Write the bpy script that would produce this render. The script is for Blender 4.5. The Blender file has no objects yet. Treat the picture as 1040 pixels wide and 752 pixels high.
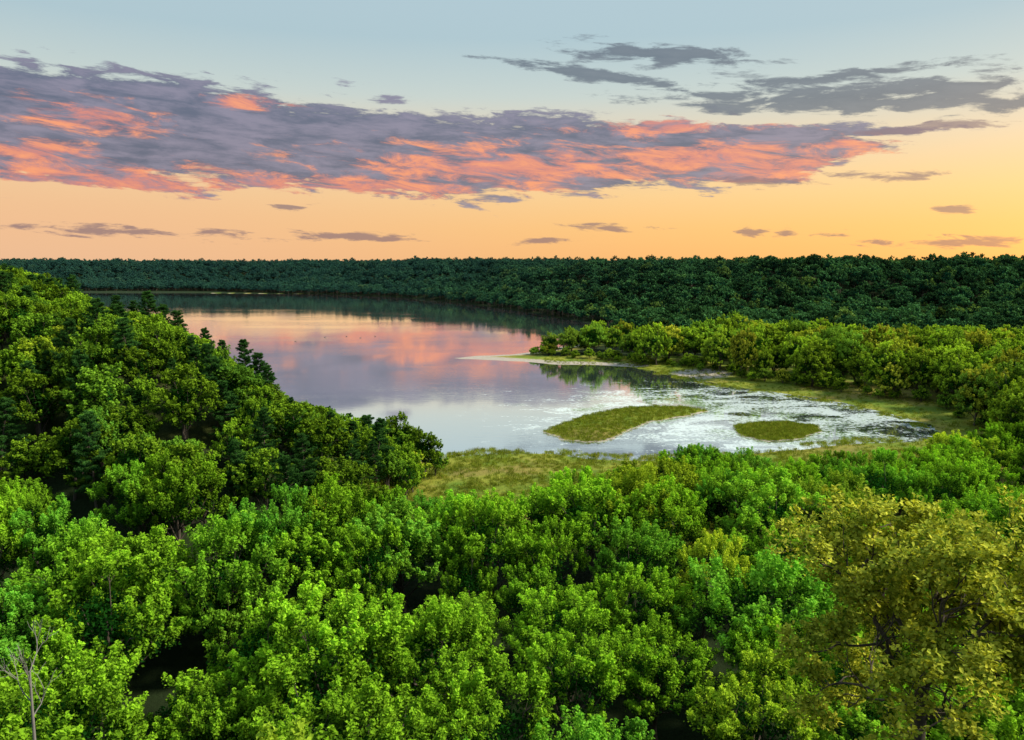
import bpy, math, numpy as np
from mathutils import Vector
rs = np.random.RandomState
scene = bpy.context.scene
H = 60.0; F = 785.0; PITCH = math.radians(8.0)
cp, sp = math.cos(PITCH), math.sin(PITCH)

# ---------------- survey helpers (turn measured bearings into real ground positions) ------------
def bearing(u, v):
    a = (u-520.0)/F; b = (376.0-v)/F
    return np.array([a, cp+b*sp, -sp+b*cp])
def G(u, v, z=0.0):
    d = bearing(u, v); t = (z-H)/d[2]
    return (d[0]*t, d[1]*t)
def slope_at(v):
    b = (376.0-v)/F
    return (-sp+b*cp)/(cp+b*sp)
def u_of(x, y, z):
    fy = y*cp-(z-H)*sp
    return 520+F*x/fy

def lin(c):
    return tuple(((k/255.)/12.92 if k/255. <= .04045 else ((k/255.+.055)/1.055)**2.4) for k in c)+(1.0,)

# ---------------- polygons ----------------
lake_px = [(400,470),(440,467),(470,463),(520,461),(560,461),(600,466),(640,468),(700,466),(760,461),(830,455),
 (880,450),(930,449),(955,442),(945,432),(905,421),(860,410),(820,403),(780,398),(740,392),(700,384),(670,378),
 (640,373),(600,371),(565,370.5),(540,368.5),(500,366),(455,364.3),(485,361.5),(520,360),(545,357),(590,349),(625,343),
 (640,336),(600,329),(560,322),(520,315),(450,306),(400,302),(320,299),(200,298),(90,298),(20,297),(-250,299)]
LAKE = np.array([G(*p) for p in lake_px] + [(-1500,1200),(-709,1070),(-360,640),(-150,360),(-95,300),(-55,262)])
ISL1 = np.array([G(*p) for p in [(550,438),(572,430),(602,420),(640,414),(690,413),(719,417.5),(700,423),(664,428),(640,437),(622,446),(600,450),(570,447)]])
ISL2 = np.array([G(*p) for p in [(742,434),(765,429.5),(800,429),(830,433.5),(836,439),(815,446),(780,449),(755,443)]])
VALLEY = np.array([(-3500,1750),(-1200,1640),(-600,1600),(-373,1490),(-104,1190),(68,785),(200,700),(400,615),(620,480),(760,250),(760,-900),(-3500,-900)], float)

def sdf(poly, x, y):
    shp = x.shape; x = x.ravel(); y = y.ravel()
    best = np.full(x.shape, 1e18); inside = np.zeros(x.shape, bool)
    n = len(poly)
    for i in range(n):
        ax, ay = poly[i]; bx, by = poly[(i+1) % n]
        ex, ey = bx-ax, by-ay
        t = np.clip(((x-ax)*ex+(y-ay)*ey)/(ex*ex+ey*ey), 0, 1)
        best = np.minimum(best, (x-ax-t*ex)**2+(y-ay-t*ey)**2)
        c = ((ay > y) != (by > y))
        with np.errstate(divide='ignore', invalid='ignore'):
            xi = ax+(y-ay)*ex/(ey if ey != 0 else 1e-9)
        inside ^= c & (x < xi)
    d = np.sqrt(best)
    return np.where(inside, -d, d).reshape(shp)

def wob(x, y, s, seed=0):
    r = rs(seed); o = np.zeros_like(x, dtype=float)
    for k in range(6):
        a = r.uniform(0, 6.28); f = (0.6+0.35*k)/s; ph = r.uniform(0, 6.28)
        o += np.sin((x*math.cos(a)+y*math.sin(a))*f*6.28+ph+1.3*np.sin((y*math.cos(a)-x*math.sin(a))*f*4+ph))/(1+.5*k)
    return o/2.6

def sm(t):
    t = np.clip(t, 0, 1); return t*t*(3-2*t)

def height(x, y, want_d=False):
    x = np.asarray(x, float); y = np.asarray(y, float)
    d = sdf(LAKE, x, y)
    dist = np.sqrt(x*x+y*y)
    dd = d+wob(x, y, 26, 1)*np.clip(dist/400., .3, 1.6)*1.3
    shore = np.where(dd > 0, 0.03+np.minimum(1.5, 0.05*dd), np.maximum(-3, .12*dd))
    land = np.clip(d/30., 0, 1)
    s = np.maximum(0, -x-20-.6*np.maximum(0, y-170))
    hl = 46*(1-np.exp(-s/50))*land*sm((y-90+np.minimum(0, x+60)*.35)/75.)*(1-sm((y-480)/140.))
    hb = np.interp(y, [.9, 2.6, 8, 20, 35, 48, 60], [58.3, 54, 45, 31, 14, 3, 0])
    knoll = 14*np.exp(-((x-19)**2+(y-30)**2)/110.)
    dv = sdf(VALLEY, x, y)
    dvw = dv+wob(x, y, 230, 13)*55*np.clip(dv/40, 0, 1)
    hv = np.where(dv > 0, (43.0+2.5*sm((x+100)/500.)+3.6*wob(x, y, 420, 3))*sm(dvw/215.)+3.2*wob(x, y, 90, 5)*sm(dv/100), 0)*np.clip(d/12., 0, 1)
    h = shore + np.maximum(np.maximum(hl, hb), hv) + np.where(y > 10, knoll*np.clip((y-10)/12, 0, 1), 0)
    h += 0.25*wob(x, y, 17, 8)*np.clip(d/20., 0, 1)
    h = np.where(dist < 6, np.minimum(h, 58.2), h)
    return (h, d) if want_d else h

# ---------------- node helper ----------------
class NT:
    def __init__(s, tree): s.t = tree; tree.nodes.clear()
    def n(s, typ, **kw):
        nd = s.t.nodes.new(typ)
        for k, v in kw.items(): setattr(nd, k, v)
        return nd
    def put(s, sock, v):
        if v is None: return
        if isinstance(v, bpy.types.NodeSocket): s.t.links.new(v, sock)
        else: sock.default_value = v
    def m(s, op, a, b=None, c=None, clamp=False):
        nd = s.n('ShaderNodeMath', operation=op, use_clamp=clamp)
        s.put(nd.inputs[0], a); s.put(nd.inputs[1], b); s.put(nd.inputs[2], c)
        return nd.outputs[0]
    def mix(s, f, a, b, bt='MIX'):
        nd = s.n('ShaderNodeMix', data_type='RGBA', blend_type=bt)
        s.put(nd.inputs[0], f); s.put(nd.inputs[6], a); s.put(nd.inputs[7], b)
        return nd.outputs[2]
    def rng(s, v, a, b, c=0., d=1., smooth=True):
        nd = s.n('ShaderNodeMapRange', interpolation_type='SMOOTHSTEP' if smooth else 'LINEAR')
        s.put(nd.inputs[0], v); nd.inputs[1].default_value = a; nd.inputs[2].default_value = b
        nd.inputs[3].default_value = c; nd.inputs[4].default_value = d
        return nd.outputs[0]
    def noise(s, vec, scale, detail=4, rough=.55, dist=0.):
        nd = s.n('ShaderNodeTexNoise'); s.put(nd.inputs['Vector'], vec)
        nd.inputs['Scale'].default_value = scale; nd.inputs['Detail'].default_value = detail
        nd.inputs['Roughness'].default_value = rough; nd.inputs['Distortion'].default_value = dist
        return nd.outputs[0]
    def comb(s, x, y, z=0.):
        nd = s.n('ShaderNodeCombineXYZ'); s.put(nd.inputs[0], x); s.put(nd.inputs[1], y); s.put(nd.inputs[2], z)
        return nd.outputs[0]
    def ramp(s, f, stops, interp='LINEAR'):
        nd = s.n('ShaderNodeValToRGB'); nd.color_ramp.interpolation = interp
        el = nd.color_ramp.elements
        while len(el) < len(stops): el.new(0.5)
        for e, (p, c) in zip(el, stops): e.position = p; e.color = c
        s.put(nd.inputs[0], f); return nd.outputs[0]

def new_mat(name):
    m = bpy.data.materials.new(name); m.use_nodes = True
    return m, NT(m.node_tree)

# ---------------- SKY ----------------
world = bpy.data.worlds.new("sky"); scene.world = world; world.use_nodes = True
world.cycles.sampling_method = 'NONE'
w = NT(world.node_tree)
tc = w.n('ShaderNodeTexCoord'); sep = w.n('ShaderNodeSeparateXYZ'); w.t.links.new(tc.outputs['Generated'], sep.inputs[0])
dx, dy, dz = sep.outputs
az = w.m('ARCTAN2', dx, dy); el = w.m('ARCSINE', dz)
ev = w.comb(az, el)
def ae(u, v):
    d = bearing(u, v); d = d/np.linalg.norm(d)
    return math.atan2(d[0], d[1]), math.asin(d[2])
def elp(v): return ae(520, v)[1]
P0, P1 = -0.05, 0.75
def rp(e): return (e-P0)/(P1-P0)
base = w.ramp(w.rng(el, P0, P1, 0, 1, False), [
 (0.0, lin((206,150,100))), (rp(elp(262)), lin((242,170,106))), (rp(elp(232)), lin((243,187,120))), (rp(elp(200)), lin((242,205,150))),
 (rp(elp(150)), lin((228,212,184))), (rp(elp(100)), lin((196,208,204))), (rp(elp(40)), lin((172,196,205))),
 (rp(.5), lin((180,203,218))), (1.0, lin((175,204,232)))])
azr = w.rng(az, -.6, .6, 0, 1)
low = w.rng(el, .0, .22, 1, 0)
basel = w.mix(w.m('MULTIPLY', w.m('SUBTRACT', 1., azr), low), base, lin((236,188,148)))
basel = w.mix(w.m('MULTIPLY', w.m('MULTIPLY', azr, low), .55), basel, lin((253,200,116)))
def blobs(lst):
    cur = None
    for (u, v, wu, wv, tl) in lst:
        a0, e0 = ae(u, v); ca = math.cos(a0)
        mp = w.n('ShaderNodeMapping', vector_type='TEXTURE')
        w.put(mp.inputs[0], ev)
        mp.inputs[1].default_value = (a0, e0, 0); mp.inputs[2].default_value = (0, 0, math.atan(tl))
        mp.inputs[3].default_value = (wu/F*ca*ca, wv/F*ca, 1)
        ln = w.n('ShaderNodeVectorMath', operation='LENGTH'); w.put(ln.inputs[0], mp.outputs[0])
        b = ln.outputs['Value']
        cur = b if cur is None else w.m('MINIMUM', cur, b)
    return w.m('SUBTRACT', 1., cur)
nvec = w.comb(w.m('MULTIPLY', az, 5.), w.m('MULTIPLY', w.m('ADD', el, w.m('MULTIPLY', az, .06)), 26.))
n1 = w.noise(nvec, 1.0, 6, .62, .3)
n2 = w.noise(w.comb(w.m('MULTIPLY', az, 17.), w.m('MULTIPLY', w.m('ADD', el, w.m('MULTIPLY', az, .05)), 85.), 3.), 1.0, 5, .65, .3)
bank = blobs([(110,130,380,62,0),(330,150,330,50,-.05),(560,158,260,42,0),(730,155,200,28,0),(20,110,260,48,0)])
upper = blobs([(680,58,130,12,-.10),(860,100,270,18,-.04),(970,88,120,13,0),(590,74,110,7,-.15),(1060,100,120,15,0),(830,80,160,8,0)])
small = blobs([(762,236,24,8,0),(797,238,16,7,0),(855,238,28,6,0),(955,246,100,8,0),(940,178,50,6,0),(862,176,44,7,0),(760,185,70,7,-.05),
   (130,236,170,8,-.02),(330,240,130,7,0),(545,244,34,6,0),(610,233,60,7,0),(300,210,40,5,0),(970,214,34,5,0),(910,134,60,7,0),(970,127,70,6,0)])
nn = w.m('ADD', w.m('MULTIPLY', w.m('SUBTRACT', n1, .5), 1.6), w.m('MULTIPLY', w.m('SUBTRACT', n2, .5), 1.2))
db = w.rng(w.m('ADD', bank, nn), .02, .22)
du = w.rng(w.m('ADD', upper, w.m('ADD', w.m('MULTIPLY', w.m('SUBTRACT', n1, .5), 1.6), w.m('MULTIPLY', w.m('SUBTRACT', n2, .5), 3.2))), .1, .65)
ds = w.rng(w.m('ADD', small, w.m('MULTIPLY', w.m('SUBTRACT', n2, .5), 3.8)), .25, .8)
pk = blobs([(110,184,240,22,0),(320,190,290,15,0),(520,170,190,24,0),(690,128,110,12,0),(90,118,80,16,-.05),(250,105,50,8,0),(800,170,160,20,0),(720,160,150,20,0),(860,145,60,8,0),(40,155,80,14,0)])
n3 = w.noise(w.comb(w.m('MULTIPLY', az, 15.), w.m('MULTIPLY', w.m('ADD', el, w.m('MULTIPLY', az, .1)), 70.), 7.), 1.0, 5, .70, .5)
pf = w.rng(w.m('ADD', w.m('MULTIPLY', pk, .85), w.m('MULTIPLY', w.m('SUBTRACT', n3, .5), 4.0)), -.05, .8)
dark = w.mix(w.rng(w.m('ADD', n2, w.m('MULTIPLY', w.m('SUBTRACT', n1, .5), .6)), .3, .7), lin((84,94,122)), lin((134,130,154)))
pink = w.mix(w.rng(n3, .45, .7), lin((218,130,120)), lin((254,158,110)))
bankc = w.mix(w.m('MULTIPLY', pf, .92), dark, pink)
col = w.mix(w.m('MULTIPLY', db, .95), basel, bankc)
col = w.mix(w.m('MULTIPLY', du, .88), col, w.mix(n2, lin((62,80,104)), lin((120,128,140))))
col = w.mix(w.m('MULTIPLY', ds, .75), col, lin((122,102,118)))
# physically based dusk sky adds a little to the upper dome
skyt = w.n('ShaderNodeTexSky', sky_type='NISHITA'); skyt.sun_disc = False
skyt.sun_elevation = math.radians(3); skyt.sun_rotation = math.radians(50)
col = w.mix(0.02, col, skyt.outputs[0], 'ADD')
bg = w.n('ShaderNodeBackground'); w.put(bg.inputs[0], col); bg.inputs[1].default_value = 1.0
out = w.n('ShaderNodeOutputWorld'); w.t.links.new(bg.outputs[0], out.inputs[0])

# ---------------- materials ----------------
def leaf_mat(name, dark, lite, var=.35, trans=.35, cool=None, warm=None, haze_tint=None):
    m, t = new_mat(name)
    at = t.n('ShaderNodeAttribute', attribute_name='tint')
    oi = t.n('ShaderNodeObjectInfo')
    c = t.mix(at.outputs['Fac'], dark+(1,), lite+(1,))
    r3 = t.m('FRACT', t.m('MULTIPLY', oi.outputs['Random'], 7.77))
    if warm:
        c = t.mix(t.m('MULTIPLY', t.rng(oi.outputs['Random'], .80, 1., 0, .8), at.outputs['Fac']), c, warm+(1,))
    if cool:
        c = t.mix(t.m('MULTIPLY', t.rng(r3, .5, 1., 0, .8), at.outputs['Fac']), c, cool+(1,))
    r2 = t.m('FRACT', t.m('MULTIPLY', oi.outputs['Random'], 17.31))
    k = t.m('ADD', 1-var, t.m('MULTIPLY', r2, 2*var))
    cc = t.comb(k, k, k)
    c = t.mix(1.0, c, cc, 'MULTIPLY')
    if haze_tint:
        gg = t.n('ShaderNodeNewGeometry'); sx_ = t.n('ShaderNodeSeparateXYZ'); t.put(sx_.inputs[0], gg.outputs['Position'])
        c = t.mix(t.rng(sx_.outputs[1], 600, 1700, 0, .75), c, haze_tint+(1,))  # aerial haze painted into the leaf colour, bluer with distance along Y
    d = t.n('ShaderNodeBsdfDiffuse'); t.put(d.inputs[0], c)
    tr = t.n('ShaderNodeBsdfTranslucent'); t.put(tr.inputs[0], t.mix(1., c, (1.15,1.1,.6,1), 'MULTIPLY'))
    mx = t.n('ShaderNodeMixShader'); mx.inputs[0].default_value = trans
    t.t.links.new(d.outputs[0], mx.inputs[1]); t.t.links.new(tr.outputs[0], mx.inputs[2])
    o = t.n('ShaderNodeOutputMaterial'); t.t.links.new(mx.outputs[0], o.inputs[0])
    return m
M_MAPLE = leaf_mat('maple_leaves', (.010,.055,.006), (.36,.66,.030), .22, .3, cool=(.13,.46,.05), warm=(.60,.62,.04))  # dark end carries painted shade for the crown interior
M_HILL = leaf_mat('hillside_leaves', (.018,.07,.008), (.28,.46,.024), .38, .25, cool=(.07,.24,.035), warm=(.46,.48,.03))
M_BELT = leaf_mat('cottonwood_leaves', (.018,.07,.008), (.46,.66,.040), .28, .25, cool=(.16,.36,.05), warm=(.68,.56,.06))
M_FAR = leaf_mat('distant_leaves', (.009,.048,.024), (.080,.20,.060), .6, .15, warm=(.18,.24,.03), haze_tint=(.035,.105,.10))
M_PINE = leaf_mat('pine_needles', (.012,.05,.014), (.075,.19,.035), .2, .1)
M_OAK = leaf_mat('oak_leaves', (.12,.20,.015), (.70,.70,.08), .1, .4)
M_GRASS = leaf_mat('grass_blades', (.12,.17,.015), (.34,.37,.04), .35, .3, warm=(.50,.32,.10))
def bark(name, c1, c2):
    m, t = new_mat(name)
    g = t.n('ShaderNodeNewGeometry')
    n = t.noise(g.outputs['Position'], 5, 5, .7)
    p = t.n('ShaderNodeBsdfPrincipled'); t.put(p.inputs['Base Color'], t.mix(n, c1, c2)); p.inputs['Roughness'].default_value = .9
    o = t.n('ShaderNodeOutputMaterial'); t.t.links.new(p.outputs[0], o.inputs[0]); return m
M_BARK = bark('bark', (.03,.022,.016,1), (.13,.10,.075,1))
M_DEAD = bark('weathered_wood', (.12,.11,.10,1), (.3,.27,.25,1))
M_GOOSE = bark('feathers', (.10,.08,.06,1), (.2,.17,.14,1)); M_GBLK = bark('dark_feathers', (.02,.02,.02,1), (.04,.035,.03,1))

m, t = new_mat('ground_cover'); M_GROUND = m
g = t.n('ShaderNodeNewGeometry'); pos = g.outputs['Position']
na = t.noise(pos, .06, 6, .6); nb = t.noise(pos, .9, 6, .7); nc = t.noise(pos, .022, 5, .6)
c = t.mix(t.rng(na, .35, .65), (.11,.18,.02,1), (.27,.27,.035,1))
c = t.mix(t.rng(nb, .45, .75, 0, .6), c, (.07,.11,.015,1))
c = t.mix(t.rng(nc, .48, .62, 0, .6), c, (.26,.17,.06,1))
sa = t.n('ShaderNodeAttribute', attribute_name='sand')
c = t.mix(t.rng(t.m('ADD', sa.outputs['Fac'], t.m('MULTIPLY', t.m('SUBTRACT', nb, .5), .8)), .35, .65), c, t.mix(nb, (.28,.23,.17,1), (.50,.44,.38,1)))
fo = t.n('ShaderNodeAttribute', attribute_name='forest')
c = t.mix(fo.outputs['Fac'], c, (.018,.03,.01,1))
p = t.n('ShaderNodeBsdfPrincipled'); t.put(p.inputs['Base Color'], c); p.inputs['Roughness'].default_value = .95
p.inputs['Specular IOR Level'].default_value = .1
bp = t.n('ShaderNodeBump'); t.put(bp.inputs['Height'], nb); bp.inputs['Strength'].default_value = .7; bp.inputs['Distance'].default_value = .6
t.t.links.new(bp.outputs[0], p.inputs['Normal'])
o = t.n('ShaderNodeOutputMaterial'); t.t.links.new(p.outputs[0], o.inputs[0])

m, t = new_mat('lake_water'); M_WATER = m
g = t.n('ShaderNodeNewGeometry'); pos = g.outputs['Position']
sx = t.n('ShaderNodeSeparateXYZ'); t.put(sx.inputs[0], pos)
px_, py_ = sx.outputs[0], sx.outputs[1]
rip = t.noise(t.comb(t.m('MULTIPLY', px_, .35), py_), .55, 3, .6)
calm = t.noise(t.comb(px_, t.m('MULTIPLY', py_, 3.)), .006, 4, .6)
bp = t.n('ShaderNodeBump'); t.put(bp.inputs['Height'], rip); t.put(bp.inputs['Strength'], t.rng(calm, .4, .62, .1, .7)); bp.inputs['Distance'].default_value = .035
gl = t.n('ShaderNodeBsdfGlossy'); gl.inputs['Roughness'].default_value = .04; gl.inputs[0].default_value = (1.0,.99,.985,1)
t.t.links.new(bp.outputs[0], gl.inputs['Normal'])
df = t.n('ShaderNodeBsdfDiffuse'); df.inputs[0].default_value = (.18,.22,.22,1)
fr = t.n('ShaderNodeFresnel'); fr.inputs[0].default_value = 1.33
mx = t.n('ShaderNodeMixShader'); t.put(mx.inputs[0], t.m('ADD', .91, t.m('MULTIPLY', fr.outputs[0], .09)))
t.t.links.new(df.outputs[0], mx.inputs[1]); t.t.links.new(gl.outputs[0], mx.inputs[2])
# floating green weed in the shallow lagoon, with sky glitter painted as pale patches
cx, cy = G(750, 420)
ddx = t.m('MULTIPLY', t.m('SUBTRACT', px_, cx), 1/165.); ddy = t.m('MULTIPLY', t.m('SUBTRACT', py_, cy), 1/140.)
rr = t.m('SQRT', t.m('ADD', t.m('MULTIPLY', ddx, ddx), t.m('MULTIPLY', ddy, ddy)))
zone = t.rng(rr, .2, 1.1, 1, 0)
wn = t.noise(t.comb(t.m('MULTIPLY', px_, .55), py_), .09, 7, .70, .9)
wn2 = t.noise(pos, .7, 4, .7)
wn3 = t.noise(pos, .045, 3, .5)
wd = t.rng(t.m('ADD', t.m('MULTIPLY', zone, .44), t.m('ADD', wn, t.m('MULTIPLY', t.m('SUBTRACT', wn2, .5), .6))), .84, .99)
wc = t.mix(t.rng(t.m('ADD', wn2, t.m('MULTIPLY', t.m('SUBTRACT', wn3, .5), .9)), .33, .52), (.12,.20,.05,1), (.66,.74,.72,1))  # green is weed, pale is painted glitter of the sky
wdf = t.n('ShaderNodeBsdfDiffuse'); t.put(wdf.inputs[0], wc)
mx2 = t.n('ShaderNodeMixShader'); t.put(mx2.inputs[0], t.m('MULTIPLY', wd, .6))
t.t.links.new(mx.outputs[0], mx2.inputs[1]); t.t.links.new(wdf.outputs[0], mx2.inputs[2])
o = t.n('ShaderNodeOutputMaterial'); t.t.links.new(mx2.outputs[0], o.inputs[0])

# ---------------- mesh helpers ----------------
def quad_mesh(name, V, Q, mats, midx=None, attrs=None, smooth=None):
    me = bpy.data.meshes.new(name)
    V = np.asarray(V, np.float32); Q = np.asarray(Q, np.int32)
    me.vertices.add(len(V)); me.vertices.foreach_set('co', V.ravel())
    me.loops.add(Q.size); me.loops.foreach_set('vertex_index', Q.ravel())
    me.polygons.add(len(Q)); me.polygons.foreach_set('loop_start', np.arange(0, Q.size, 4, dtype=np.int32))
    for mm in mats: me.materials.append(mm)
    if midx is not None: me.polygons.foreach_set('material_index', np.asarray(midx, np.int32))
    if smooth is not None: me.polygons.foreach_set('use_smooth', np.asarray(smooth, bool))
    for k, a in (attrs or {}).items():
        at = me.attributes.new(k, 'FLOAT', 'POINT'); at.data.foreach_set('value', np.asarray(a, np.float32))
    me.update(calc_edges=True); me.validate()
    return me
def add_obj(name, me, loc=(0,0,0)):
    ob = bpy.data.objects.new(name, me); ob.location = loc; scene.collection.objects.link(ob); return ob

def nrm(a): return a/np.maximum(1e-9, np.linalg.norm(a, axis=-1, keepdims=True))
class MB:
    def __init__(s): s.V = []; s.Q = []; s.M = []; s.T = []; s.S = []; s.n = 0
    def add(s, V, Q, mat, T, smooth):
        s.V.append(V); s.Q.append(Q+s.n); s.M.append(np.full(len(Q), mat)); s.T.append(T); s.S.append(np.full(len(Q), smooth)); s.n += len(V)
    def tube(s, pts, rad, K=6, mat=0):
        pts = np.array(pts, float); n = len(pts)
        tan = nrm(np.gradient(pts, axis=0)); ref = np.array([.31, .95, .1])
        a = nrm(np.cross(tan, ref)); b = np.cross(tan, a)
        th = np.linspace(0, 2*np.pi, K, endpoint=False)
        R = np.array(rad)[:, None, None]
        V = pts[:, None]+R*(np.cos(th)[None, :, None]*a[:, None]+np.sin(th)[None, :, None]*b[:, None])
        i = np.arange(n-1)[:, None]*K; j = np.arange(K)[None]; j2 = (j+1) % K
        Q = np.stack([i+j, i+j2, i+K+j2, i+K+j], -1).reshape(-1, 4)
        s.add(V.reshape(-1, 3), Q, mat, np.zeros(n*K), True)
    def leaves(s, c, n, size, tint, rng, asp=.6, mat=1, tdir=None):
        N = len(c); n = nrm(n)
        r = rng.normal(size=(N, 3)) if tdir is None else tdir
        t = nrm(np.cross(n, np.cross(r, n))); b = np.cross(n, t)
        S = size[:, None]
        V = np.stack([c-t*S, c+b*S*asp+n*S*.15, c+t*S, c-b*S*asp+n*S*.15], 1).reshape(-1, 3)
        s.add(V, np.arange(4*N).reshape(N, 4), mat, np.repeat(np.clip(tint, 0, 1), 4), False)
    def mesh(s, name, mats):
        return quad_mesh(name, np.concatenate(s.V), np.concatenate(s.Q), mats, np.concatenate(s.M), {'tint': np.concatenate(s.T)}, np.concatenate(s.S))

def bend(p0, p1, n, j, rng, sag=0.):
    t = np.linspace(0, 1, n)[:, None]; p = p0+(p1-p0)*t
    p = p+rng.normal(size=(n, 3))*j*np.sin(t*np.pi); p[:, 2] += sag*np.sin(t[:, 0]*np.pi); return p

def broadleaf(name, seed, Ht, R, nl, nt, nleaf, leaf, mats, spike=1., inner=2500, cz=.56, rz=.33, dmin=-.45, TL=.27, TW=.26, lobe=(.27, .40)):
    g = rs(seed); mb = MB()
    C = np.array([0, 0, Ht*cz]); rad = np.array([R*.72, R*.72, Ht*rz])
    top = np.array([g.normal()*.3, g.normal()*.3, Ht*.7])
    tp = bend(np.array([0, 0, -1.5]), top, 8, .18, g)
    mb.tube(tp, np.linspace(.34, .1, 8)*R/6, 8)
    dirs = []
    while len(dirs) < nl:
        d = nrm(g.normal(size=3))
        if d[2] < dmin: continue
        if all(np.dot(d, e) < math.cos(1.55/math.sqrt(nl)*1.15) for e in dirs) or g.rand() < .02: dirs.append(d)
    for d in dirs:
        lc = C+d*rad*g.uniform(.70, 1.12); rl = R*g.uniform(*lobe)
        k = g.randint(2, 6)
        mb.tube(bend(tp[k], lc, 6, .15, g, -.2), np.linspace(.13, .035, 6)*R/6, 5)
        outd = nrm(d*np.array([1, 1, .4])); lt = g.uniform(-.1, .1)
        for q in range(nt):
            dd = nrm(g.normal(size=3)); 
            if dd[2] < -.2: dd[2] *= -.6
            dd = nrm(dd+outd*.5)
            ax = nrm(dd*.75+np.array([0, 0, .75*spike])+outd*.2)
            L = R*TL*g.uniform(.5, 1.35)
            b0 = lc+dd*rl*g.uniform(.35, .85)
            if q < 5: mb.tube(bend(lc, b0+ax*L*.7, 4, .05, g), np.linspace(.03, .008, 4)*R/6, 3)
            N = int(nleaf*g.uniform(.7, 1.3)*L/(R*TL))
            tt = g.rand(N)**.85
            rr = g.normal(size=(N, 3)); rr -= (rr@ax)[:, None]*ax
            P = b0+ax*(L*tt)[:, None]+rr*(L*TW*(1.05-.8*tt))[:, None]
            # tint: paler young tuft tips, plus painted shade darkening lower and deeper crown
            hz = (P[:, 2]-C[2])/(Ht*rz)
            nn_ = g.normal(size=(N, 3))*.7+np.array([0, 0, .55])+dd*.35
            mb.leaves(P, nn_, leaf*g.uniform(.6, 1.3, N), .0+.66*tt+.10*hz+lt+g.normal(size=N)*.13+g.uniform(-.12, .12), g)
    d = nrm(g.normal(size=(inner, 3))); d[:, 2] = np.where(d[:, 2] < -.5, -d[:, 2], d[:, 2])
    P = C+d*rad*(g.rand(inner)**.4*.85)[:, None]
    mb.leaves(P, g.normal(size=(inner, 3)), leaf*1.5*g.uniform(.6, 1.2, inner), np.full(inner, .0), g)  # inner leaves get the darkest tint, crown shade painted into colour
    return mb.mesh(name, mats)

def pine(name, seed, Ht, R, mats, nl=26, size=.16):
    g = rs(seed); mb = MB()
    tp = bend(np.array([0, 0, -1.5]), np.array([g.normal()*.4, 0, Ht]), 10, .12, g)
    mb.tube(tp, np.linspace(.28, .03, 10), 7)
    z = Ht*.22
    while z < Ht*.99:
        f = (z-Ht*.22)/(Ht*.78)
        nb_ = g.randint(4, 7)
        for k in range(nb_):
            a = g.uniform(0, 6.28)
            L = R*(1.05-f)**.75*g.uniform(.5, 1.15)*(.6+.4*min(1, f*5))+.25
            o = np.array([math.cos(a), math.sin(a), g.uniform(.05, .35)+f*.4])
            p0 = np.array([np.interp(z, tp[:, 2], tp[:, 0]), np.interp(z, tp[:, 2], tp[:, 1]), z])
            br = bend(p0, p0+o*L, 6, .05, g, -.25)
            mb.tube(br, np.linspace(.06, .012, 6), 4)
            nc_ = int(5+L*5)
            for q in range(nc_):
                tt = g.uniform(.3, 1.02); c0 = p0+o*L*tt+g.normal(size=3)*np.array([.3, .3, .08])*(.3+L*.15)
                N = nl
                dv_ = nrm(g.normal(size=(N, 3))+np.array([0, 0, .7])+o*.4)
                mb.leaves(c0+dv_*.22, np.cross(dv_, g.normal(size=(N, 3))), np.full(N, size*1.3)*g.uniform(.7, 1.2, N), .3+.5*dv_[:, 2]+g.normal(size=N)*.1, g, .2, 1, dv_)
        z += g.uniform(.55, 1.0)*(1.2-.4*f)
    return mb.mesh(name, mats)

def branching(mb, p, d, L, r, depth, tips, g, spread=.55, up=.12, K=6):
    n = 5; pts = [p]; dd = d.copy()
    for i in range(n-1):
        dd = nrm(dd+g.normal(size=3)*.16+np.array([0, 0, up*.4])); pts.append(pts[-1]+dd*L/(n-1))
    mb.tube(pts, np.linspace(r, r*.62, n), K)
    if depth == 0:
        tips.append((pts[-1], dd)); tips.append((pts[2], dd)); return
    if depth == 1: tips.append((pts[3], dd))
    for k in range(3 if depth > 1 else 4):
        s = pts[-1] if k == 0 else pts[g.randint(2, n)]
        nd = nrm(dd+g.normal(size=3)*spread+np.array([0, 0, up]))
        branching(mb, s, nd, L*g.uniform(.62, .85), r*.58, depth-1, tips, g, spread, up, max(3, K-1))

def oak_close(name, seed, mats):
    g = rs(seed); mb = MB(); tips = []
    tp = bend(np.array([0, 0, -1.]), np.array([.3, .2, 10.]), 8, .15, g)
    mb.tube(tp, np.linspace(.42, .26, 8), 10)
    for k in range(11):
        a = k*2.4+g.uniform(-.3, .3); zz = 7.+k*.30
        elv = .12+.12*k
        p0 = np.array([.25, .15, zz])
        branching(mb, p0, nrm(np.array([math.cos(a), math.sin(a), elv])), 2.7 if k < 6 else 3.0, .12, 4, tips, g, .62, .10, 7)
    C = []; Nn = []; T = []; S = []; TD = []
    for (p, d) in tips:
        N = g.randint(14, 26); tw = g.uniform(-.25, .25)
        dv_ = nrm(g.normal(size=(N, 3))+d*.7+np.array([0, 0, .25]))
        C.append(p+dv_*g.uniform(.08, .42, N)[:, None]); Nn.append(g.normal(size=(N, 3))*.55+np.array([0, 0, .8])); TD.append(dv_)
        T.append(.5+tw+g.normal(size=N)*.22); S.append(g.uniform(.08, .14, N))
    C = np.concatenate(C); Nn = np.concatenate(Nn); T = np.concatenate(T); S = np.concatenate(S); TD = np.concatenate(TD)
    mb.leaves(C, Nn, S, T, g, .55, 1, TD)
    # side lobes of every leaf
    td = nrm(np.cross(nrm(Nn), np.cross(TD, nrm(Nn))))
    mb.leaves(C+td*S[:, None]*.35+nrm(Nn)*.004, Nn, S*.62, T, g, 1.0, 1, TD)
    return mb.mesh(name, mats), len(C)

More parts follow.
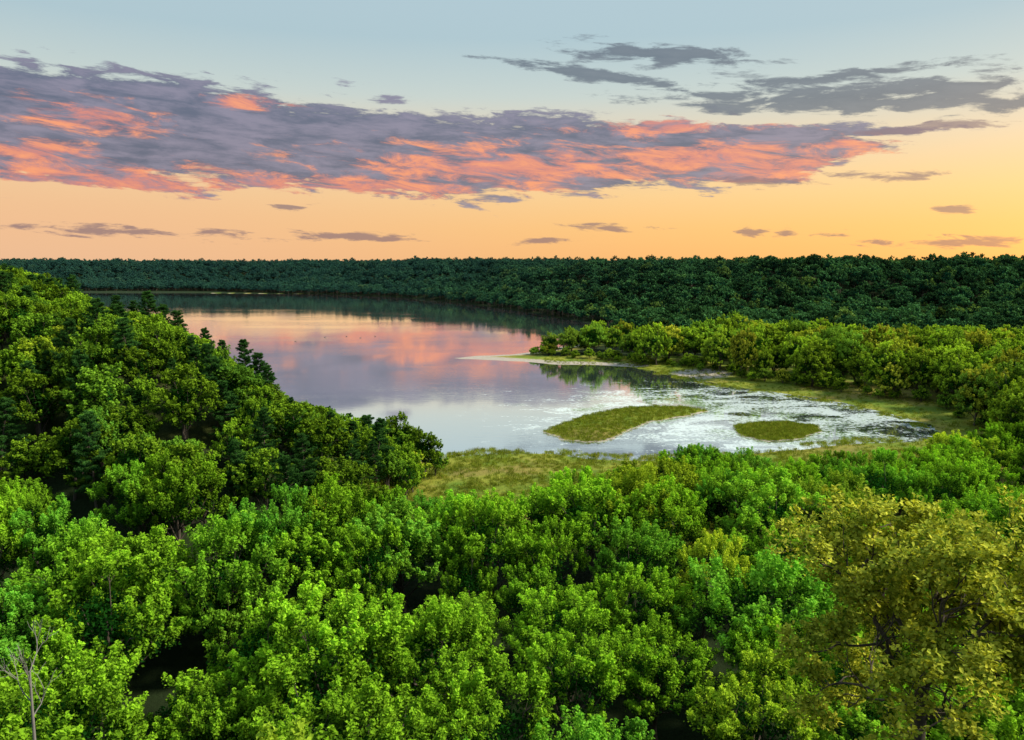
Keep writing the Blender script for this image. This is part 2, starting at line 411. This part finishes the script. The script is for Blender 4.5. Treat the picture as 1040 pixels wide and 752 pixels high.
# ---------------- prototypes ----------------
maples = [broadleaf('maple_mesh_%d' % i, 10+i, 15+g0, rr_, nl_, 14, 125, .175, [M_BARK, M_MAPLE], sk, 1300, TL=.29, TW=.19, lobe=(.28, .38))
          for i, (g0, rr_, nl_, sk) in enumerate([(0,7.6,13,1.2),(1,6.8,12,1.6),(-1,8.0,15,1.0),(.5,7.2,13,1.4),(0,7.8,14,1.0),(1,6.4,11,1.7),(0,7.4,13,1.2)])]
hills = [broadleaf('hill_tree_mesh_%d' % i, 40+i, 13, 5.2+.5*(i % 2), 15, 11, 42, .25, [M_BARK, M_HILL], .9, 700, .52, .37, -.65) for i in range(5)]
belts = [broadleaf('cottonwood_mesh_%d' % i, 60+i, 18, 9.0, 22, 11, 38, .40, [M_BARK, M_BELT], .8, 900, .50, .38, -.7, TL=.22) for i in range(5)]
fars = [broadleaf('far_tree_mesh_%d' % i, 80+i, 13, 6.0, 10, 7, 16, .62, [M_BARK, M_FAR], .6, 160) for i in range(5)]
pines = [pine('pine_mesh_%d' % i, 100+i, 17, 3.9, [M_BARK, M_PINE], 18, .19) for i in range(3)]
def tuft(name, seed):
    g = rs(seed); mb = MB(); N = 26
    b = g.normal(size=(N, 3))*np.array([.28, .28, 0]); hh = g.uniform(.35, .9, N)
    dv_ = nrm(np.array([0, 0, 1.])+g.normal(size=(N, 3))*.28)
    mb.leaves(b+dv_*hh[:, None]*.5, np.cross(dv_, g.normal(size=(N, 3))), hh*.5, .4+g.normal(size=N)*.25, g, .09, 0, dv_)
    return mb.mesh(name, [M_GRASS])
tufts = [tuft('tuft_%d' % i, 200+i) for i in range(3)]

def proto_coll(name, meshes):
    c = bpy.data.collections.new(name)
    for i, me in enumerate(meshes):
        c.objects.link(bpy.data.objects.new('%s_%02d' % (name, i), me))
    return c
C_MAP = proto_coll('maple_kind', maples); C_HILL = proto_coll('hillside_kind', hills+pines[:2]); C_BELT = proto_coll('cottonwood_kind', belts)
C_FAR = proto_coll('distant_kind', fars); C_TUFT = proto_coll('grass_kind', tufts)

def instancer(name, coll, pts, rotz, scl, pid, tilt=.07):
    me = bpy.data.meshes.new(name); pts = np.asarray(pts, np.float32); n = len(pts)
    me.vertices.add(n); me.vertices.foreach_set('co', pts.ravel())
    rg = rs(n)
    a = me.attributes.new('rot', 'FLOAT_VECTOR', 'POINT'); a.data.foreach_set('vector', np.stack([rg.normal(size=n)*tilt, rg.normal(size=n)*tilt, rotz], 1).astype(np.float32).ravel())
    a = me.attributes.new('scl', 'FLOAT_VECTOR', 'POINT'); a.data.foreach_set('vector', np.asarray(scl, np.float32).ravel())
    a = me.attributes.new('pid', 'INT', 'POINT'); a.data.foreach_set('value', np.asarray(pid, np.int32))
    ob = add_obj(name, me)
    ng = bpy.data.node_groups.new(name+'_scatter', 'GeometryNodeTree')
    ng.interface.new_socket('Geometry', in_out='INPUT', socket_type='NodeSocketGeometry')
    ng.interface.new_socket('Geometry', in_out='OUTPUT', socket_type='NodeSocketGeometry')
    N = ng.nodes; Lk = ng.links
    gi = N.new('NodeGroupInput'); go = N.new('NodeGroupOutput')
    ci = N.new('GeometryNodeCollectionInfo'); ci.inputs['Collection'].default_value = coll
    ci.inputs['Separate Children'].default_value = True; ci.inputs['Reset Children'].default_value = True
    ip = N.new('GeometryNodeInstanceOnPoints'); ip.inputs['Pick Instance'].default_value = True
    def na(nm, ty):
        x = N.new('GeometryNodeInputNamedAttribute'); x.data_type = ty; x.inputs[0].default_value = nm; return x.outputs[0]
    Lk.new(gi.outputs[0], ip.inputs['Points']); Lk.new(ci.outputs[0], ip.inputs['Instance'])
    Lk.new(na('pid', 'INT'), ip.inputs['Instance Index']); Lk.new(na('rot', 'FLOAT_VECTOR'), ip.inputs['Rotation']); Lk.new(na('scl', 'FLOAT_VECTOR'), ip.inputs['Scale'])
    Lk.new(ip.outputs[0], go.inputs[0])
    md = ob.modifiers.new('scatter', 'NODES'); md.node_group = ng
    return ob

# ---------------- terrain ----------------
fine = np.radians(np.arange(-46, 46.01, .22)); 
coarse = np.radians(np.arange(50, 311, 6.0))
ang = np.concatenate([fine, coarse])
rad = [.3]
while rad[-1] < 7000: rad.append(rad[-1]*1.0105+.12)
rad = np.array(rad)
A, Rr = np.meshgrid(ang, rad)
X = Rr*np.sin(A); Y = Rr*np.cos(A)
Z, D = height(X, Y, True)
nr, na_ = X.shape
i = np.arange(nr-1)[:, None]*na_; j = np.arange(na_)[None]; j2 = (j+1) % na_
Q = np.stack([i+j, i+j2, i+na_+j2, i+na_+j], -1).reshape(-1, 4)
x0, y0 = G(712, 381)
sand = np.exp(-(((X-x0)/16)**2+((Y-y0)/16)**2))*1.2
tipm = (Y > 440) & (Y < 560) & (X > -60) & (X < 95)
sand = np.maximum(sand, np.where(tipm, 1.1*np.exp(-np.abs(D-5)/7), 0))
sand = np.maximum(sand, np.where((D > 0) & (Y > 1300), .8*np.exp(-D/8)*(np.abs(X+480) < 110), 0))
sand = np.maximum(sand, .45*np.exp(-np.abs(D-1)/1.6)*(Y < 600))
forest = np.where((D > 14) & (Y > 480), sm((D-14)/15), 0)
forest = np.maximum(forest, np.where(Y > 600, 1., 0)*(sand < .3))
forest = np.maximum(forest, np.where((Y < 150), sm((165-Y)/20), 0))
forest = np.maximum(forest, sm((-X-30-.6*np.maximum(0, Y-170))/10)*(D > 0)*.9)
V = np.stack([X, Y, Z], -1).reshape(-1, 3)
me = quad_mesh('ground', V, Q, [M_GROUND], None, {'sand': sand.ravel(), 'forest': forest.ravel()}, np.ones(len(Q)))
add_obj('ground', me)

def island(name, poly, hh):
    mn = poly.min(0)-6; mx_ = poly.max(0)+6; st = .8
    xs = np.arange(mn[0], mx_[0], st); ys = np.arange(mn[1], mx_[1], st)
    Xi, Yi = np.meshgrid(xs, ys); d = -sdf(poly, Xi, Yi)+wob(Xi, Yi, 9, 4)*1.3
    Zi = np.where(d > 0, hh*(1-np.exp(-d/5.)), d*.15)+.08*wob(Xi, Yi, 5, 9)*sm(d/4)
    ny, nx = Xi.shape; ii = (np.arange(ny-1)[:, None]*nx+np.arange(nx-1)[None]).ravel()
    Qi = np.stack([ii, ii+1, ii+1+nx, ii+nx], 1); keep = d.ravel()[Qi].max(1) > -3
    Qi = Qi[keep]; used = np.unique(Qi); mp = np.zeros(Xi.size, int); mp[used] = np.arange(len(used))
    Vi = np.stack([Xi, Yi, Zi], -1).reshape(-1, 3)[used]; dd = d.ravel()[used]
    me = quad_mesh(name, Vi, mp[Qi], [M_GROUND], None, {'sand': .75*np.exp(-np.abs(dd-.3)/1.3), 'forest': np.zeros(len(used))}, np.ones(len(Qi)))
    add_obj(name, me)
island('grass_island', ISL1, .9); island('grass_island', ISL2, .8)

Wv = np.array([(-4200,62,0),(2000,62,0),(2000,2200,0),(-4200,2200,0)])
add_obj('lake', quad_mesh('lake', Wv, [[0,1,2,3]], [M_WATER]))

# ---------------- tree placement ----------------
def scatter(xmin, xmax, ymin, ymax, sp_, seed, jit=.42):
    sp_ = float(sp_)
    g = rs(seed); xs = np.arange(float(xmin), xmax, sp_); ys = np.arange(float(ymin), ymax, sp_*.9)
    Xs, Ys = np.meshgrid(xs, ys); Xs[1::2] += sp_/2
    return (Xs+g.uniform(-jit, jit, Xs.shape)*sp_).ravel(), (Ys+g.uniform(-jit, jit, Xs.shape)*sp_).ravel(), g
LIMM = np.array([(-200,488),(20,486),(90,470),(150,460),(200,470),(260,468),(300,464),(340,478),(380,494),(430,500),(500,506),(550,496),(600,482),(640,468),(700,452),(740,456),(800,466),(860,458),(900,462),(940,452),(985,438),(1020,428),(1240,415)])
LIMH = np.array([(-200,235),(20,268),(60,288),(100,312),(150,318),(180,334),(230,362),(262,386),(300,408),(350,422),(400,430),(436,442),(450,480),(470,520)])
LIMB = np.array([(530,345),(560,338),(600,326),(650,327),(700,330),(750,316),(780,328),(830,322),(870,331),(930,330),(1020,332),(1300,328)])
def slope_vec(v):
    b = (376.0-v)/F; return (-sp+b*cp)/(cp+b*sp)
def fit(x, y, gz, hgt, lim, slack):
    u = u_of(x, y, gz+hgt); v = np.interp(u, lim[:, 0], lim[:, 1])+slack
    mxh = H+slope_vec(v)*y-gz
    return np.minimum(hgt, mxh), u
def hillzone(x, y): return (x < -26-.6*np.maximum(0, y-170)) & (y > 128+np.maximum(0, -x-60)*.25)

# foreground maples
x, y, g = scatter(-195, 210, 42, 250, 12.4, 5, .44)
gz, d = height(x, y, True); n = len(x)
h0 = g.uniform(11.5, 20.0, n)
hh, u = fit(x, y, gz, h0, LIMM, g.exponential(5, n))
hh = np.where((x < -32) & (y > 92) & (y < 190), np.maximum(hh, g.uniform(7.5, 10, n)), hh)
ok = (hh > 5.5) & (d > 5) & (u > -140) & (u < 1220) & ~hillzone(x, y)
ok &= ~((u > 436) & (u < 600) & (y > 156))
ok &= np.hypot(x-17, y-31) > 10
idx = np.where(ok)[0]; idx = idx[np.argsort(y[idx])]
near = [k for k in idx if y[k] < 112]; farm = [k for k in idx if y[k] >= 112]
for k in near:
    ob = add_obj('maple_tree', maples[g.randint(len(maples))], (x[k], y[k], gz[k]-.2))
    s = hh[k]/15.3; ww = max(s, .85)*g.uniform(.85, 1.1); ob.scale = (ww*g.uniform(.9, 1.1), ww, s); ob.rotation_euler = (g.normal()*.07, g.normal()*.07, g.uniform(0, 6.28))
farm = np.array(farm); s = hh[farm]/15.3; sw = np.maximum(s, .65)*g.uniform(.78, 1.1, len(farm))
instancer('maple_woodland', C_MAP, np.stack([x[farm], y[farm], gz[farm]-.2], 1), g.uniform(0, 6.28, len(farm)), np.stack([sw, sw, s], 1), g.randint(0, 7, len(farm)))
print('maples', len(near), len(farm))

# left hillside woods
x, y, g = scatter(-500, -8, 105, 600, 7.4, 7)
gz, d = height(x, y, True); n = len(x)
h0 = g.uniform(9, 15.5, n)
hh, u = fit(x, y, gz, h0, LIMH, g.exponential(4, n))
ok = (hh > 5) & (d > 5) & (u > -200) & (u < 452) & (hillzone(x, y) | ((y > 175) & (x < -20)))
k = np.where(ok)[0]; s = hh[k]/13.; sw = np.clip(s, .7, 1.1)*g.uniform(.75, 1.2, len(k))
pid = np.where(g.rand(len(k)) < .20, g.randint(5, 7, len(k)), g.randint(0, 5, len(k)))
s = np.where(pid >= 5, hh[k]*1.15/17., s)
instancer('hillside_forest', C_HILL, np.stack([x[k], y[k], gz[k]-.2], 1), g.uniform(0, 6.28, len(k)), np.stack([sw, sw, s], 1), pid)
# individual pines that break the skyline
pr = []
for (u, v, yy, ww) in [(262,358,205,1.15),(243,346,215,1.05),(150,297,262,1.2),(118,300,270,1.1),(178,316,235,1.1),(207,334,225,1.),(75,350,170,1.3),(45,372,160,1.3),(110,385,155,1.2),(165,372,175,1.1),(200,398,165,1.1),(72,280,300,1.1),(228,392,180,1.),(140,345,205,1.1),(90,330,190,1.2),(190,352,200,1.1),(130,405,150,1.2),(222,346,220,1.),(165,310,245,1.),(134,306,265,1.),(35,400,150,1.2),(70,415,148,1.1),(20,385,155,1.1),(270,372,200,1.0),(55,395,165,1.1)]:
    xx = (u-520)/F*(yy*cp+8*sp); gz1 = float(height(np.array([xx]), np.array([yy]))[0]); ht = H+slope_at(v)*yy-gz1
    pr.append(round(ht, 1))
    ht = min(max(ht, 9), 25)
    ob = add_obj('pine_tree', pines[int(u) % 3], (xx, yy, gz1-.2)); ob.scale = (ww*ht/17, ww*ht/17, ht/17); ob.rotation_euler[2] = u
# taller open trees on the near shore
for (u, v, yy, kind) in [(345,432,214,'h'),(405,420,212,'h'),(428,436,205,'h'),(380,428,218,'h')]:
    xx = (u-520)/F*(yy*cp+8*sp); gz1 = float(height(np.array([xx]), np.array([yy]))[0]); ht = H+slope_at(v)*yy-gz1
    ob = add_obj('ash_tree', hills[u % 4], (xx, yy, gz1-.2)); ob.scale = (ht/15, ht/15, ht/13.6); ob.rotation_euler[2] = u

# cottonwood belt along the lagoon
x, y, g = scatter(0, 620, 205, 640, 15.5, 9)
gz, d = height(x, y, True); n = len(x)
dv = sdf(VALLEY, x, y)
h0 = g.uniform(13, 26, n)
hh, u = fit(x, y, gz, h0, LIMB, g.exponential(6, n))
ok = (hh > 6) & (d > 11) & (u > 541) & (u < 1250) & (dv < 20) & (x > 15)
def yline(u): return np.interp(u, [540,700,780,860,930,985,1000,1060,1300], [G(540,361)[1], G(700,376)[1], G(780,390)[1], G(860,400)[1], G(930,412)[1], G(985,430)[1], G(1000,440)[1], 210, 200])
ok &= (y > yline(u))
k = np.where(ok)[0]; s = hh[k]/18.; sw = np.clip(s, .7, 1.2)*g.uniform(.75, 1.1, len(k))
P = np.stack([x[k], y[k], gz[k]-.3], 1); SC = np.stack([sw, sw, s], 1)
# low understory willows that fill the wood's edge
x, y, g = scatter(10, 420, 240, 520, 7.5, 19)
gz, d = height(x, y, True); u = u_of(x, y, gz+5); yl = yline(u)
k = np.where((d > 7) & (u > 541) & (u < 1200) & (y > yl-7) & (y < yl+14) & (g.rand(len(x)) < .7))[0]; s = g.uniform(.18, .42, len(k))
P = np.concatenate([P, np.stack([x[k], y[k], gz[k]-.5], 1)]); SC = np.concatenate([SC, np.stack([s*1.1, s*1.1, s], 1)])
instancer('cottonwood_forest', C_BELT, P, g.uniform(0, 6.28, len(P)), SC, g.randint(0, 5, len(P)))

# distant forest
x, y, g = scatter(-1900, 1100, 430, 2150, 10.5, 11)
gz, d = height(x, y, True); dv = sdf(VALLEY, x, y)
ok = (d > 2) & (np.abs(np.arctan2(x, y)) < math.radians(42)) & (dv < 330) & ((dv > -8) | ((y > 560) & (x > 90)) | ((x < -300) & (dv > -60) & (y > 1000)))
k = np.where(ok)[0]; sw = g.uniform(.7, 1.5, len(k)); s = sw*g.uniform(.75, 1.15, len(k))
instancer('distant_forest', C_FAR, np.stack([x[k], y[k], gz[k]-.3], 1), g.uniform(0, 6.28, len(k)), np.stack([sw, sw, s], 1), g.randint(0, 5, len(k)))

# grass
pts = []
g = rs(21)
for poly, c in [(ISL1, 2600), (ISL2, 1300)]:
    mn, mxx = poly.min(0), poly.max(0); xx = g.uniform(mn[0], mxx[0], c*2); yy = g.uniform(mn[1], mxx[1], c*2)
    dd = -sdf(poly, xx, yy)+wob(xx, yy, 9, 4)*1.3
    q = dd > .3; pts.append(np.stack([xx, yy, .85*(1-np.exp(-dd/5.))-.05], 1)[q])
xx = g.uniform(-45, 130, 14000); yy = g.uniform(150, 240, 14000); hz, d = height(xx, yy, True); q = (d > .3) & (wob(xx, yy, 14, 31)+g.normal(size=14000)*.3 > -.25)
pts.append(np.stack([xx, yy, hz-.05], 1)[q])
xx = g.uniform(20, 260, 16000); yy = g.uniform(240, 480, 16000); hz, d = height(xx, yy, True); q = (d > .3) & (d < 34) & (wob(xx, yy, 16, 32)+g.normal(size=16000)*.3 > -.25)
pts.append(np.stack([xx, yy, hz-.05], 1)[q])
# emergent reeds fringing the shore
xx = g.uniform(-40, 180, 60000); yy = g.uniform(215, 420, 60000); hz, d = height(xx, yy, True)
q = (d > -7) & (d < .5) & (wob(xx, yy, 12, 33) > .12); pts.append(np.stack([xx, yy, np.maximum(hz, -.15)], 1)[q])
pts = np.concatenate(pts); n = len(pts); s = g.uniform(.6, 1.5, n)
instancer('marsh_grass', C_TUFT, pts, g.uniform(0, 6.28, n), np.stack([s*1.2, s*1.2, s], 1), g.randint(0, 3, n))

# geese resting on the lake
def goose(name, loc, rz):
    mb = MB()
    mb.tube([(-.55,0,.22),(-.42,0,.2),(-.2,0,.14),(.1,0,.12),(.32,0,.16),(.42,0,.24)], [.02,.09,.19,.21,.15,.06], 10, 0)
    mb.tube([(.34,0,.2),(.42,0,.34),(.41,0,.52),(.44,0,.66),(.50,0,.70)], [.10,.06,.045,.05,.06], 8, 1)
    mb.tube([(.46,0,.70),(.53,0,.70),(.60,0,.685),(.68,0,.67)], [.07,.06,.03,.01], 8, 1)
    ob = add_obj(name, mb.mesh('goose_mesh', [M_GOOSE, M_GBLK]), loc); ob.rotation_euler[2] = rz; ob.scale = (1.3, 1.3, 1.3)
for (u, v, r) in [(330,343,.2),(352,342,2.9),(366,343.5,.5),(381,342,2.6),(300,347,.1)]:
    p = G(u, v); goose('goose', (p[0], p[1], -.03), r)

# close oak on the bluff
ome, nlv = oak_close('oak_tree', 5, [M_BARK, M_OAK])
co = np.empty(len(ome.vertices)*3, np.float32); ome.vertices.foreach_get('co', co); co = co.reshape(-1, 3)
ox, oy = 17.6, 31.0; oz = 50.5-co[:, 2].max()
print('oak leaves', nlv, co.min(0), co.max(0), 'base', oz, height(np.array([ox]), np.array([oy])))
add_obj('oak_tree', ome, (ox, oy, oz))

# bare dead tree, lower left
mb = MB(); tips = []; g = rs(33)
mb.tube(bend(np.array([0,0,-1.]), np.array([.1,0,14.2]), 8, .1, g), np.linspace(.15,.03,8), 7, 0)
for k in range(4):
    branching(mb, np.array([.08,0,13.+k*.38]), nrm(np.array([math.cos(k*2.2+1), math.sin(k*2.2+1), 1.0])), .7, .022, 2, tips, g, .5, .15, 4)
dm = mb.mesh('dead_tree', [M_DEAD]); gz1 = float(height(np.array([-14.]), np.array([21.]))[0])
co = np.empty(len(dm.vertices)*3, np.float32); dm.vertices.foreach_get('co', co); tz = co.reshape(-1, 3)[:, 2].max()
ob = add_obj('dead_tree', dm, (-14.1, 21., gz1)); ob.scale = (1, 1, (49.6-gz1)/tz); print('dead', gz1, tz, 'pines', pr)

# ---------------- light & camera ----------------
sl = bpy.data.lights.new('sun', 'SUN'); sl.energy = 5.8; sl.angle = math.radians(7); sl.color = (1.0, .93, .75)
so = bpy.data.objects.new('sun', sl); scene.collection.objects.link(so)
so.rotation_euler = Vector((.66, -.05, .60)).to_track_quat('Z', 'Y').to_euler()
cam = bpy.data.cameras.new('camera'); cam.lens = F/1040*36; cam.sensor_width = 36; cam.clip_end = 30000; cam.clip_start = .5
cob = bpy.data.objects.new('camera', cam); scene.collection.objects.link(cob)
cob.location = (0, 0, H); cob.rotation_euler = (math.pi/2-PITCH, 0, 0)
scene.camera = cob
scene.view_settings.view_transform = 'Standard'; scene.view_settings.look = 'None'; scene.view_settings.exposure = 0
